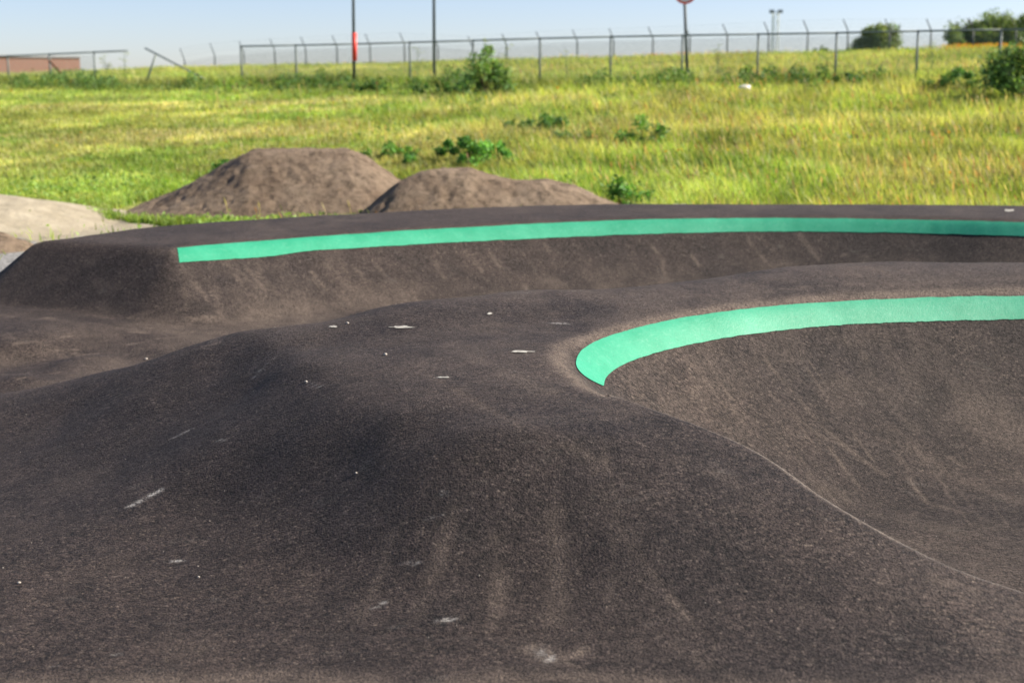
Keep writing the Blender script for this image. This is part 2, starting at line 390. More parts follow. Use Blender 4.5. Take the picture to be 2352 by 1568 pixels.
# brown run-down bands on the near face
for pix, wp, am in [([(1045, 1170), (1010, 1280), (960, 1420)], 16, .42), ([(1140, 1240), (1150, 1330), (1130, 1440)], 20, .40), ([(1275, 1180), (1285, 1300), (1275, 1440)], 26, .48),
                    ([(1410, 1200), (1415, 1290), (1400, 1370)], 16, .36), ([(1380, 1010), (1400, 1120), (1450, 1230), (1500, 1320), (1580, 1420)], 12, .48),
                    ([(1300, 1020), (1370, 1060), (1390, 1130)], 22, .35), ([(900, 1230), (870, 1330), (820, 1430)], 14, .28), ([(1550, 1050), (1680, 1100), (1760, 1180)], 26, .22),
                    ([(950, 830), (1000, 870), (1090, 920), (1200, 985)], 10, .45), ([(1010, 880), (1120, 940), (1230, 990)], 34, .22),
                    ([(1540, 1480), (1620, 1530)], 30, .3), ([(-100, 1580), (300, 1570), (620, 1560), (900, 1575)], 62, .65), ([(900, 1575), (1300, 1555), (1700, 1575), (2300, 1580)], 50, .5), ([(1220, 1490), (1270, 1510), (1330, 1500)], 26, 1.0), ([(1050, 790), (1150, 860), (1250, 900)], 60, .35), ([(1300, 880), (1450, 930)], 24, .3), ([(1450, 690), (1900, 655), (2300, 640)], 16, .4),
                    ([(1280, 1510), (1380, 1560)], 9, .55), ([(1830, 1385), (2020, 1415)], 4, .4), ([(2150, 1330), (2352, 1400)], 30, .3), ([(620, 800), (560, 870)], 4, .25)]:
    stroke(DUST_HIGHLIGHT, pix, wp, am)
# scuffs on the bowl wall and far berm face
for pix, wp, am in [([(1722, 775), (1760, 830), (1820, 900), (1900, 990), (2030, 1090)], 10, .42), ([(1775, 910), (1830, 960), (1900, 1010)], 7, .42), ([(1940, 785), (1980, 815)], 13, .5),
                    ([(1900, 760), (1990, 850), (2100, 980)], 20, .22), ([(2000, 880), (2030, 900)], 11, .35), ([(2320, 940), (2352, 960)], 9, .3), ([(2050, 1000), (2200, 1100), (2352, 1150)], 40, .25), ([(1850, 1100), (2100, 1200), (2352, 1260)], 50, .30),
                    ([(2180, 1050), (2210, 1070)], 10, .35), ([(2150, 1160), (2220, 1180)], 10, .35),
                    ([(420, 620), (470, 680), (560, 750)], 9, .62), ([(520, 600), (580, 650), (650, 720)], 8, .42), ([(600, 640), (700, 720)], 12, .35), ([(750, 610), (800, 660), (860, 700)], 10, .5),
                    ([(820, 620), (850, 650)], 12, .35), ([(1000, 600), (1020, 640)], 8, .3), ([(1495, 565), (1520, 590), (1530, 640)], 7, .42), ([(1250, 560), (1262, 578)], 5, .35), ([(1350, 600), (1352, 608)], 8, .3),
                    ([(230, 650), (265, 665)], 14, .35), ([(180, 600), (215, 600)], 12, .22), ([(90, 650), (150, 640)], 10, .2), ([(0, 725), (120, 735), (330, 760)], 18, .5), ([(350, 780), (440, 770)], 9, .5), ([(60, 820), (160, 800)], 16, .4),
                    ([(400, 720), (430, 700), (420, 640)], 7, .4), ([(640, 745), (900, 700), (1150, 668)], 3, .3)]:
    stroke(DUST_HIGHLIGHT, pix, wp, am)
for pix, wp, am in [([(300, 1163), (330, 1145), (370, 1125)], 7, .75), ([(395, 1288), (412, 1290)], 5, 1.0), ([(1015, 1425), (1035, 1422)], 9, 1.1), ([(865, 1395), (880, 1385)], 7, .8), ([(900, 1440), (915, 1440)], 6, .6),
                    ([(400, 1005), (440, 985)], 5, .55), ([(500, 1010), (520, 1012)], 3, .5), ([(985, 1190), (1010, 1186)], 4, .6), ([(930, 1295), (965, 1293)], 4, .6), ([(1020, 1425), (1020, 1425)], 6, .9),
                    ([(1235, 1495), (1265, 1515)], 10, .8), ([(1260, 742), (1300, 742)], 4, .7), ([(1150, 675), (1210, 673)], 2.5, .8), ([(580, 870), (640, 815)], 2.5, .35), ([(1010, 1130), (1025, 1135)], 6, .5),
                    ([(1240, 740), (1310, 745)], 3, .6), ([(1000, 867), (1030, 868)], 2.5, .9), ([(1960, 1475), (1980, 1480)], 4, .5), ([(260, 1500), (275, 1505)], 5, .6), ([(115, 1530), (125, 1530)], 4, .6), ([(740, 890), (700, 878)], 2, .5)]:
    stroke(CHK, pix, wp, am)

rsd = random.Random(4)
for i in range(46):                                  # many short scuffs running down the far wall
    px = rsd.uniform(430, 1900); py = rsd.uniform(585, 720) - max(0, (px - 900)) * .06; L = rsd.uniform(12, 60)
    stroke(DUST_HIGHLIGHT, [(px, py), (px + L * .8, py + L)], rsd.uniform(2.5, 6), rsd.uniform(.3, .8), 14)
for i in range(40):                                  # and down the near bowl
    px = rsd.uniform(1480, 2340); py = rsd.uniform(800, 1200); L = rsd.uniform(15, 90)
    if py < 880 + (px - 1400) * .5: stroke(DUST_HIGHLIGHT, [(px, py), (px + L * .75, py + L)], rsd.uniform(2.5, 7), rsd.uniform(.2, .6))
for i in range(60):                                  # speckled dirt on the valley floor
    px = rsd.uniform(0, 480); py = rsd.uniform(725, 880 - px * .15)
    stroke(DUST_HIGHLIGHT, [(px, py), (px + rsd.uniform(8, 50), py + rsd.uniform(-6, 4))], rsd.uniform(3, 9), rsd.uniform(.4, 1.0), 9)
for i in range(44):                                  # sideways smears on the plateau
    px = rsd.uniform(650, 2300); py = max(650, 880 - (px - 500) * .18) - rsd.uniform(-40, 70); L = rsd.uniform(15, 70)
    stroke(DUST_HIGHLIGHT, [(px, py), (px + L, py + rsd.uniform(-4, 4))], rsd.uniform(2, 5), rsd.uniform(.2, .5), 7)
for i in range(26):
    px = rsd.uniform(50, 2200); py = rsd.uniform(1000, 1500)
    stroke(DUST_HIGHLIGHT, [(px, py), (px + rsd.uniform(-20, 40), py + rsd.uniform(-12, 12))], rsd.uniform(3, 8), rsd.uniform(.15, .4))
def groove(pix, wpx, depth):
    pts = np.array([hit(px, py) for px, py in pix]); wd = wpx * np.linalg.norm(pts.mean(0)[:2]) / FPX
    d = dist_poly(GX, GY, catmull(pts, 6)); n = fbm(GX * 14, GY * 14, 3)
    GZ[:] -= depth * np.exp(-(d / (wd * (.5 + n))) ** 2)
groove([(1385, 1110), (1440, 1230), (1500, 1310), (1570, 1400), (1640, 1470)], 6, .0035)
groove([(925, 815), (980, 862), (1080, 915), (1180, 965)], 5, .004)
groove([(560, 1440), (800, 1452), (1000, 1462), (1250, 1455), (1500, 1440)], 16, .006)
OUTSIDE = (SF > .72) & (~inside(GX, GY, np.vstack([FL, [[22, 12, 0], [22, -9, 0], [-20, -9, 0], [-20, 16.6, 0], [-6.6, 16.6, 0]]])))
def build_track():
    ny, nx = GX.shape
    keep = ~(OUTSIDE[:-1, :-1] & OUTSIDE[1:, 1:])
    V = np.stack([GX.ravel(), GY.ravel(), GZ.ravel()], 1)
    me = np_mesh('asphalt_track', V, grid_faces(nx, ny, keep), 4)
    attr(me, 'dust_highlight', np.clip(DUST_HIGHLIGHT, 0, 1.2)); attr(me, 'chalk', CHK)
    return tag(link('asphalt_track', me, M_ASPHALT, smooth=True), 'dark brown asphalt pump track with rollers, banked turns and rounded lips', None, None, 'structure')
build_track()

# ------------------------------------------------------------------ painted green stripes
def stripe(name, up, lo, y0, label, nu=420, nv=9, taper=False):
    U = np.array([hit(px, py, y0) for px, py in catmull(up, 14)[:, :2]]); L = np.array([hit(px, py, y0) for px, py in catmull(lo, 14)[:, :2]])
    def resample(P, n):
        s = np.r_[0, np.cumsum(np.linalg.norm(np.diff(P[:, :2], axis=0), axis=1))]; s /= s[-1]
        q = np.linspace(0, 1, n); return np.stack([np.interp(q, s, P[:, 0]), np.interp(q, s, P[:, 1])], 1)
    k = np.array([1, 2, 3, 2, 1.]) / 9
    def smooth(P):
        for _ in range(3):
            Q = np.vstack([P[:1]] * 2 + [P] + [P[-1:]] * 2); P2 = np.stack([np.convolve(Q[:, c], k, 'valid') for c in (0, 1)], 1); P2[0] = P[0]; P2[-1] = P[-1]; P = P2
        return P
    U = smooth(resample(U, nu)); L = smooth(resample(L, nu))
    jit = (fbm(np.arange(nu) * .6, np.zeros(nu), 3) - .5)[:, None] * .007
    D = (L - U) / np.maximum(np.linalg.norm(L - U, axis=1, keepdims=True), 1e-6)
    U = U + D * jit * .6; L = L + D * jit[::-1]
    v = np.linspace(0, 1, nv)[None, :, None]
    G = U[:, None] * (1 - v) + L[:, None] * v
    x = G[..., 0]; y = G[..., 1]; e = .02
    z = H(x, y); nxn = -(H(x + e, y) - H(x - e, y)) / (2 * e); nyn = -(H(x, y + e) - H(x, y - e)) / (2 * e)
    ln = np.sqrt(nxn ** 2 + nyn ** 2 + 1); off = .006
    V = np.stack([x + nxn / ln * off, y + nyn / ln * off, z + off / ln], -1).reshape(-1, 3)
    me = np_mesh(name, V, grid_faces(nv, nu), 4)
    return tag(link(name, me, M_PAINT, smooth=True), label, 'painted line', 'green painted lines under the berm lips')
stripe('painted_stripe', [(1384, 887), (1355, 873), (1333, 857), (1322, 838), (1328, 815), (1350, 795), (1400, 773), (1500, 745), (1600, 726), (1750, 707), (1900, 696), (2100, 686), (2352, 681), (2600, 682)],
       [(1386, 886), (1389, 872), (1402, 857), (1425, 842), (1460, 827), (1520, 808), (1600, 790), (1700, 772), (1800, 760), (1900, 750), (2000, 745), (2100, 741), (2352, 735), (2600, 736)], 6.5,
       'pale green stripe curling to a point inside the near bowl', nu=700)
stripe('painted_stripe', [(407, 571), (500, 562), (620, 553), (720, 545), (1000, 527), (1300, 512), (1500, 505), (1800, 502), (2100, 506), (2352, 512), (2600, 522)],
       [(412, 604), (500, 598), (620, 590), (720, 577), (1000, 560), (1300, 546), (1500, 538), (1800, 533), (2100, 537), (2352, 544), (2600, 553)], 14.2,
       'long green stripe with a square end under the far berm lip', nu=500)

# ------------------------------------------------------------------ marks and pebbles on the asphalt
def flat_mark(px, py, w, h, label, y0=6, seed=0):
    rnd = random.Random(seed); c = hit(px, py, y0); V = [c + np.array([0, 0, .006])]; n = 22
    for i in range(n):
        a = 2 * math.pi * i / n; rr = 1 + rnd.uniform(-.35, .25)
        p = hit(px + math.cos(a) * w / 2 * rr, py + math.sin(a) * h / 2 * rr, y0); V.append(p + np.array([0, 0, .006]))
    me = bpy.data.meshes.new('scrape_mark'); me.from_pydata([tuple(v) for v in V], [], [(0, 1 + (i + 1) % n, 1 + i) for i in range(n)]); me.update()
    tag(link('scrape_mark', me, M_CHALK), label, 'scrape mark', 'pale scrape marks on the asphalt')
flat_mark(922, 753, 58, 5, 'longest whitish scrape on the plateau, left of its middle', seed=1)
flat_mark(1198, 809, 52, 4.5, 'whitish scrape left of the green stripe tip', seed=2)
flat_mark(766, 752, 20, 4, 'small whitish scrape near the plateau back edge', seed=3)
flat_mark(1125, 722, 14, 4, 'tiny whitish scrape near the ridge top centre', seed=4)
flat_mark(1018, 868, 28, 3, 'thin whitish scrape beside the long crease on the plateau', seed=5)
flat_mark(180, 541, 24, 5, 'pale scrape on the left end of the far berm top', y0=14, seed=6)
flat_mark(1553, 466.5, 12, 3, 'left of two pale spots at the far berm outer edge', y0=14, seed=7)
flat_mark(1570, 468, 12, 3, 'right of two pale spots at the far berm outer edge', y0=14, seed=8)
flat_mark(2318, 484, 24, 5, 'pale spot on the far berm top at the right end', y0=14, seed=9)

def pebble_mesh(seed, r=.012):
    import bmesh
    rnd = random.Random(seed); bm = bmesh.new(); bmesh.ops.create_icosphere(bm, subdivisions=2, radius=r)
    for v in bm.verts: v.co *= 1 + rnd.uniform(-.16, .16); v.co.z *= .7
    me = bpy.data.meshes.new('pebble'); bm.to_mesh(me); bm.free(); return me
for i, (px, py, r, lab) in enumerate([(885, 816, .013, 'round pale pebble lying alone left of the plateau middle'), (798, 744, .012, 'small tan pebble close to the plateau back edge'),
        (703, 879, .010, 'pale pebble on the left brow of the mound'), (336, 826, .016, 'brown pebble on the left ridge against the dark valley'), (44, 1340, .009, 'white pebble low at the left edge of the asphalt'),
        (818, 1087, .007, 'white pebble on the mound face left of centre'), (456, 1326, .007, 'white pebble below the lower left chalk spot')]):
    p = hit(px, py, 4.0); o = link('pebble', pebble_mesh(i, r), M_STONE, smooth=True); o.location = (p[0], p[1], p[2] + r * .5)
    tag(o, lab, 'pebble', 'loose pebbles on the asphalt')
def grit():
    n = 900; V = []; F = []
    X = RNG.uniform(-4, 5, n); Y = 4.3 + RNG.random(n) ** .8 * 9.5
    X = X * (.35 + Y / 14); Z = H(X, Y); sz = RNG.uniform(.0016, .0034, n) * (1 + (RNG.random(n) > .96) * .8)
    for x, y, z, s in zip(X, Y, Z, sz):
        k = len(V); a = random.uniform(0, 6)
        for j in range(4): V.append((x + s * math.cos(a + j * 1.57) * random.uniform(.6, 1.2), y + s * math.sin(a + j * 1.57), z + .001))
        V.append((x, y, z + .001 + s * 1.2)); F += [(k + j, k + (j + 1) % 4, k + 4) for j in range(4)]
    me = bpy.data.meshes.new('grit'); me.from_pydata(V, [], F); me.update()
    tag(link('loose_grit', me, M_STONE), 'tiny pale grit scattered over the asphalt', 'grit', None, 'stuff')
grit()

# ------------------------------------------------------------------ terrain
def T(x, y):
    x = np.asarray(x, float); y = np.asarray(y, float)
    q = y + .40 * x; qs = 27.0
    z = .2 + 2.78 * np.clip((q - qs) / (58 - qs), 0, 1) ** 1.12
    up = sstep(57, 104, q)
    z = z + up * (1.45 + .0175 * x + .02 * np.minimum(x + 24, 0)) - sstep(108, 190, q) * 2.5 * 0 - np.clip(q - 112, 0, None) * .022
    z = z + .25 * sstep(35, 50, q) * (fbm(x * .12, y * .12, 3) - .5) * (q < 110) + .10 * (fbm(x * .5, y * .5, 3) - .5) * sstep(24, 32, q)
    return z
def ground_mat():
    m, t, o = new_mat('meadow_ground')
    co = t.nodes.new('ShaderNodeTexCoord').outputs['Object']; b = t.nodes.new('ShaderNodeBsdfPrincipled')
    c = ramp(t, noise(t, co, .22, 6, .65), [(.3, (.14, .20, .04)), (.5, (.26, .30, .07)), (.7, (.40, .36, .15))])
    f = ramp(t, noise(t, co, 3.5, 6, .75), [(.3, .55), (.7, 1.35)])
    c = mix(t, 1.0, c, f, 'MULTIPLY')
    t.links.new(c, b.inputs['Base Color']); b.inputs['Roughness'].default_value = .95; b.inputs['Specular IOR Level'].default_value = .1
    bp = N(t, 'ShaderNodeBump', Strength=1.0, Distance=.08); t.links.new(noise(t, co, 4, 6, .7), bp.inputs['Height']); t.links.new(bp.outputs[0], b.inputs['Normal'])
    t.links.new(b.outputs[0], o.inputs[0]); return m
M_GROUND = ground_mat()
TRACK_POLY = np.vstack([[[-30, -14, 0], [-30, 16.0, 0], [-7.6, 16.4, 0]], FO + np.array([0, .35, 0]), [[19.4, 14, 0], [19.4, -14, 0]]])
def build_terrain():
    xs = axis([(-900, -120, 60), (-120, -30, 3), (-30, 30, .3), (30, 120, 3), (120, 900, 60)]); ys = axis([(-300, -15, 30), (-15, 13, 2), (13, 62, .3), (62, 125, 1.0), (125, 1000, 50)])
    X, Y = np.meshgrid(xs, ys); Z = T(np.clip(X, -120, 120), Y)
    q = Y + .4 * np.clip(X, -120, 120)
    ins = inside(X, Y, TRACK_POLY); Z = np.where(ins, -.45, Z)
    me = np_mesh('meadow_ground', np.stack([X.ravel(), Y.ravel(), Z.ravel()], 1), grid_faces(len(xs), len(ys)), 4)
    tag(link('meadow_ground', me, M_GROUND, smooth=True), 'grassy field rising to a low crest behind the track', None, None, 'structure')
build_terrain()
def sheet(name, pts, mat, label, off=.03, res=.12, kind='structure'):
    P = catmull(pts + [pts[0]], 8)[:, :2]
    lo = P.min(0); hi = P.max(0); xs = np.arange(lo[0], hi[0], res); ys = np.arange(lo[1], hi[1], res)
    X, Y = np.meshgrid(xs, ys)
    jx = X + (fbm(X * 1.5, Y * 1.5, 4) - .5) * .7; jy = Y + (fbm(X * 1.5 + 50, Y * 1.5, 4) - .5) * 1.0
    ins = inside(jx, jy, P)
    keep = ins[:-1, :-1] & ins[1:, 1:]
    me = np_mesh(name, np.stack([X.ravel(), Y.ravel(), (T(X, Y) + off + .02 * fbm(X * 3, Y * 3, 3)).ravel()], 1), grid_faces(len(xs), len(ys), keep), 4)
    return tag(link(name, me, mat, smooth=True), label, None, None, kind)
M_SAND = simple_mat('pale_sand', (.26, .225, .16), (.38, .335, .25), 1.6, .95, .1, .03, 8)
M_GRAVEL = simple_mat('grey_gravel', (.09, .09, .088), (.40, .39, .37), 14, .9, .2, .02, 40, detail=3)
def gp(px, py, z=.25): return tuple(at_z(px, py, z)[:2])
sheet('sand_path', [gp(-400, 465), gp(-150, 470), gp(0, 475), gp(70, 480), gp(150, 490), gp(215, 505), gp(330, 514), gp(480, 530), gp(400, 560), gp(200, 590), gp(0, 600), gp(-400, 600)], M_SAND, 'pale dry sand path left of the track')
sheet('gravel_strip', [gp(-500, 545), gp(-150, 548), gp(0, 549), gp(70, 550), gp(120, 590), gp(30, 660), gp(-200, 640), gp(-500, 600)], M_GRAVEL, 'grey gravel beside the left end of the far berm', off=.07)

# ------------------------------------------------------------------ dirt mounds
def mound(name, yc, prof, wy, label, mat=None, cat='dirt mound', group='dirt mounds behind the far berm', base=.18, skew=0.0, flat=.15, seed=0.0):
    px = [p[0] for p in prof]; pz = [p[1] for p in prof]
    xs = np.arange(px[0] - .3, px[-1] + .3, .045); ys = np.arange(yc - wy - .3, yc + wy + .3, .045); X, Y = np.meshgrid(xs, ys)
    pr = np.interp(X + skew * (Y - yc), px, pz)
    k = np.array([1., 2, 3, 4, 3, 2, 1]); k /= k.sum()
    for _ in range(1): pr = np.apply_along_axis(lambda r: np.convolve(np.pad(r, 3, 'edge'), k, 'valid'), 1, pr)
    cr = np.clip((1 + flat - np.abs(Y - yc) / wy * (1 + flat)), 0, 1); cr = 1 - (1 - cr) ** 1.25
    Z = pr * cr
    Z = Z + np.clip(Z, 0, .35) * (.3 if mat else .8) * ((fbm(X * 1.1 + seed, Y * 1.1, 3) - .5) * .28 + (fbm(X * 5 + seed, Y * 5, 4) - .5) * .24 + (fbm(X * 14 + seed, Y * 14, 3) - .5) * .12 + (np.clip(fbm(X * 4.2 + seed, Y * 4.2 + 9, 3) - .60, 0, 1)) * -.7)
    me = np_mesh(name, np.stack([X.ravel(), Y.ravel(), (Z + base - .06).ravel()], 1), grid_faces(len(xs), len(ys)), 4)
    return tag(link(name, me, mat or M_SOIL, smooth=True), label, cat, group)
def soil():
    m, t, o = new_mat('mound_soil'); co = t.nodes.new('ShaderNodeTexCoord').outputs['Object']; b = t.nodes.new('ShaderNodeBsdfPrincipled')
    c = ramp(t, noise(t, co, .9, 6, .6), [(.3, (.165, .118, .082)), (.7, (.305, .235, .168))])
    d = ramp(t, noise(t, co, 5.5, 8, .8), [(.36, .35), (.50, 1.0), (.75, 1.25)]); c = mix(t, 1.0, c, d, 'MULTIPLY')
    t.links.new(c, b.inputs['Base Color']); b.inputs['Roughness'].default_value = .95; b.inputs['Specular IOR Level'].default_value = .1
    bp = N(t, 'ShaderNodeBump', Strength=1.0, Distance=.09); t.links.new(noise(t, co, 8, 8, .75), bp.inputs['Height']); t.links.new(bp.outputs[0], b.inputs['Normal'])
    t.links.new(b.outputs[0], o.inputs[0]); return m
M_SOIL = soil()
mound('dirt_mound', 31.3, [(-9.1, 0), (-8.6, .08), (-7.6, .42), (-6.1, 1.22), (-5.75, 1.40), (-4.5, 1.42), (-3.6, 1.42), (-3.2, 1.25), (-2.45, .70), (-1.2, .1), (-.9, 0)], 3.4, 'taller flat-topped brown dirt mound left of the lower one', seed=3, flat=.35, skew=.12)
mound('dirt_mound', 27.5, [(-3.5, 0), (-2.85, .40), (-2.1, 1.02), (-1.85, 1.14), (-1.3, 1.23), (-.75, 1.20), (-.3, 1.05), (.1, .98), (.75, .98), (1.2, .86), (1.9, .58), (2.7, .20), (3.5, 0)], 2.2, 'lower rounded brown dirt mound with a sloping right shoulder', seed=8, flat=.2, skew=-.15)
mound('dirt_mound', 23.0, [(-11.5, 0), (-10.6, .50), (-9.0, .56), (-8.45, .42), (-8.0, .25), (-7.6, 0)], 1.0, 'low brown soil heap on the sand at the left edge', seed=5)

mound('sand_heap', 27.8, [(-19, .2), (-16, 1.0), (-12.5, .98), (-10.2, .66), (-9.4, .54), (-8.7, .34), (-8.0, .14), (-7.2, .05), (-6.8, 0)], 4.5, 'smooth pale sand heap sloping down towards the far berm', M_SAND, 'sand heap', None, seed=12, flat=.1)
# ------------------------------------------------------------------ grass
GCOL = {'lush': (.20, .34, .05), 'yellow': (.43, .46, .12), 'straw': (.64, .55, .31), 'dark': (.09, .16, .045), 'fresh': (.31, .43, .11)}
MOUNDS = [(-4.8, 30.9, 3.95, 3.3), (0, 27.5, 2.6, 1.9), (-9.5, 23, 1.6, .8)]
SANDP = catmull([gp(-400, 465), gp(-150, 470), gp(0, 475), gp(70, 480), gp(150, 490), gp(215, 505), gp(330, 514), gp(480, 530), gp(400, 560), gp(200, 590), gp(150, 650), gp(0, 680), gp(-400, 680), gp(-400, 405)], 4)
def blade_mesh(name, X, Y, Z, hgt, wid, col, lean=.35, mat=None, label=None, wind=0.25, curve=True):
    n = len(X); a = RNG.uniform(0, 2 * np.pi, n)
    dx = np.cos(a) * wid / 2; dy = np.sin(a) * wid / 2
    lx = RNG.normal(-wind * .6, lean, n) * hgt; ly = RNG.normal(-.05, lean, n) * hgt
    B0 = np.stack([X - dx, Y - dy, Z - .02], 1); B1 = np.stack([X + dx, Y + dy, Z - .02], 1)
    M0 = np.stack([X - dx * .75 + lx * .35, Y - dy * .75 + ly * .35, Z + hgt * .55], 1); M1 = np.stack([X + dx * .75 + lx * .35, Y + dy * .75 + ly * .35, Z + hgt * .55], 1)
    TP_ = np.stack([X + lx, Y + ly, Z + hgt], 1)
    V = np.stack([B0, B1, M1, M0, TP_], 1).reshape(-1, 3); k = np.arange(n)[:, None] * 5
    F = np.concatenate([k + [[0, 1, 2]], k + [[0, 2, 3]], k + [[3, 2, 4]]], 0)
    me = np_mesh(name, V, F, 3); col_attr(me, 'tint', np.repeat(col, 5, 0))
    return tag(link(name, me, mat or M_GRASS), label, None, None, 'stuff')
def sample_field(n, y0, y1, pw=1.0, margin=1.25):
    u = RNG.random(n); Y = y0 * (y1 / y0) ** (u ** pw)
    X = RNG.uniform(-1, 1, n) * (.364 * Y * margin + 1.0); return X, Y
def free(X, Y, m=0.0):
    ok = ~inside(X, Y, np.vstack([TRACK_POLY[:3], FO + np.array([0, .75, 0]), TRACK_POLY[-2:]]))
    for cx, cy, rx, ry in MOUNDS: ok &= ((X - cx) / rx) ** 2 + ((Y - cy) / ry) ** 2 > 1
    sp = inside(X + (fbm(X * 1.5, Y * 1.5, 3) - .5), Y + (fbm(X * 1.5 + 30, Y * 1.5, 3) - .5) * 1.6, SANDP)
    ok &= ~sp | (RNG.random(len(X)) < .012)
    return ok
def tones(X, Y, w):
    """mix named tones by weight arrays"""
    names = list(w); W = np.stack([np.clip(w[k], 0, None) for k in names], 1); W = W + 1e-4; W /= W.sum(1, keepdims=True)
    pick = (W.cumsum(1) > RNG.random(len(X))[:, None]).argmax(1)
    C = np.array([GCOL[k] for k in names])[pick]
    base = W @ np.array([GCOL[k] for k in names])
    C = .5 * C + .5 * base
    C = C * (.80 + .42 * sstep(.33, .67, fbm(X * .33 + 5, Y * .5 + 8, 4)))[:, None] * (.88 + .3 * sstep(.35, .65, fbm(X * 1.7 + 5, Y * 1.1 + 8, 3)))[:, None]
    return C * RNG.uniform(.7, 1.3, (len(X), 1)) * (1 + RNG.normal(0, .05, (len(X), 3)))
def field_grass():
    X, Y = sample_field(560000, 21.5, 118, 1.15); ok = free(X, Y) & (X + 0 * Y > -60); X = X[ok]; Y = Y[ok]
    q = Y + .4 * X; px = CX + X / Y * FPX
    tall = sstep(700, 1250, px + (fbm(X * .2, Y * .2, 3) - .5) * 500)            # the mown part is on the left
    tall = np.maximum(tall, sstep(55, 58, q))
    lushL = sstep(36, 31, Y) * (1 - tall)
    h = .06 + .10 * RNG.random(len(X)) + tall * (.14 + .30 * RNG.random(len(X))) * (.5 + fbm(X * .45, Y * .45, 3)) + lushL * .10
    n1 = fbm(X * .16, Y * .22, 4); n2 = fbm(X * .5 + 40, Y * .5, 4); n3 = fbm(X * .09 + 70, Y * .35 + 20, 4)
    band = np.exp(-((Y - 43) / 6.0) ** 2) * (1 - tall)
    w = {'lush': .30 + 3.0 * sstep(.52, .62, n2) + 1.8 * lushL + .3 * sstep(1500, 2200, px), 'yellow': .7 + 2.2 * sstep(.48, .58, n1) + 1.5 * np.exp(-((px - 2200) / 330) ** 2 - ((Y - 27) / 6) ** 2), 'straw': .15 + 3.0 * sstep(.50, .60, n3) * (1 - lushL) * (1 - .5 * tall) + .25 * tall + 1.8 * band * sstep(.4, .6, n1),
         'dark': .06 + .12 * tall + 1.6 * sstep(.56, .66, fbm(X * .7 + 9, Y * .7 + 90, 3)) * (.2 + tall) + 2.5 * np.exp(-((q - 57) / 1.4) ** 2), 'fresh': .5 + 1.6 * lushL + 1.2 * sstep(.47, .38, n1)}
    C = tones(X, Y, w)
    wid = .012 + .00042 * Y + RNG.random(len(X)) * .012
    blade_mesh('meadow_grass', X, Y, T(X, Y), h, wid, C, label='green and yellow grass covering the field, mown at the left and long at the right')
field_grass()
def seed_heads():
    X, Y = sample_field(30000, 22.5, 80, 1.0); px = CX + X / Y * FPX; q = Y + .4 * X
    keep = free(X, Y) & (RNG.random(len(X)) < .04 + .42 * sstep(1000, 1700, px) * sstep(.35, .55, fbm(X * .25, Y * .25, 3))) & (px > 500); X = X[keep]; Y = Y[keep]
    h = RNG.uniform(.35, .72, len(X)); Z = T(X, Y)
    C = np.array([[.50, .43, .22]]) * RNG.uniform(.7, 1.25, (len(X), 1)) * np.array([[1, 1, 1]]) + (RNG.random((len(X), 1)) < .3) * np.array([[.0, -.16, -.06]])
    # stalk plus a plume
    n = len(X); a = RNG.uniform(0, 6.28, n); lx = RNG.normal(-.16, .12, n) * h; ly = RNG.normal(0, .1, n) * h
    s = .003 + .00009 * Y; pw = .007 + .00025 * Y; ca = np.cos(a); sa = np.sin(a)
    def p(u, ww, sg): return np.stack([X + lx * u * u + sg * ca * ww, Y + ly * u * u + sg * sa * ww, Z + h * u], 1)
    V = np.stack([p(0, s, -1), p(0, s, 1), p(.72, s, 1), p(.72, s, -1), p(.84, pw, 1), p(.84, pw, -1), p(1, s * .2, 1)], 1).reshape(-1, 3); k = np.arange(n)[:, None] * 7
    F = np.concatenate([k + [[0, 1, 2]], k + [[0, 2, 3]], k + [[3, 2, 4]], k + [[3, 4, 5]], k + [[5, 4, 6]]], 0)
    me = np_mesh('seed_stalks', V, F, 3); col_attr(me, 'tint', np.repeat(C, 7, 0))
    tag(link('seed_stalks', me, M_GRASS), 'straw coloured grass seed stalks standing in the long meadow', None, None, 'stuff')
seed_heads()
def leaf_cards(C, size, col, name, parent, mat=None):
    """small folded leaf quads at centres C"""
    n = len(C); u = RNG.normal(size=(n, 3)); u /= np.linalg.norm(u, axis=1, keepdims=True); v = np.cross(u, RNG.normal(size=(n, 3))); v /= np.linalg.norm(v, axis=1, keepdims=True)
    s = (size * RNG.uniform(.6, 1.4, n))[:, None]
    V = np.stack([C - u * s, C + v * s * .45, C + u * s, C - v * s * .45], 1).reshape(-1, 3)
    me = np_mesh(name, V, (np.arange(n)[:, None] * 4 + [[0, 1, 2, 3]]), 4); col_attr(me, 'tint', np.repeat(col, 4, 0))
    return link(name, me, mat or M_LEAF, parent)
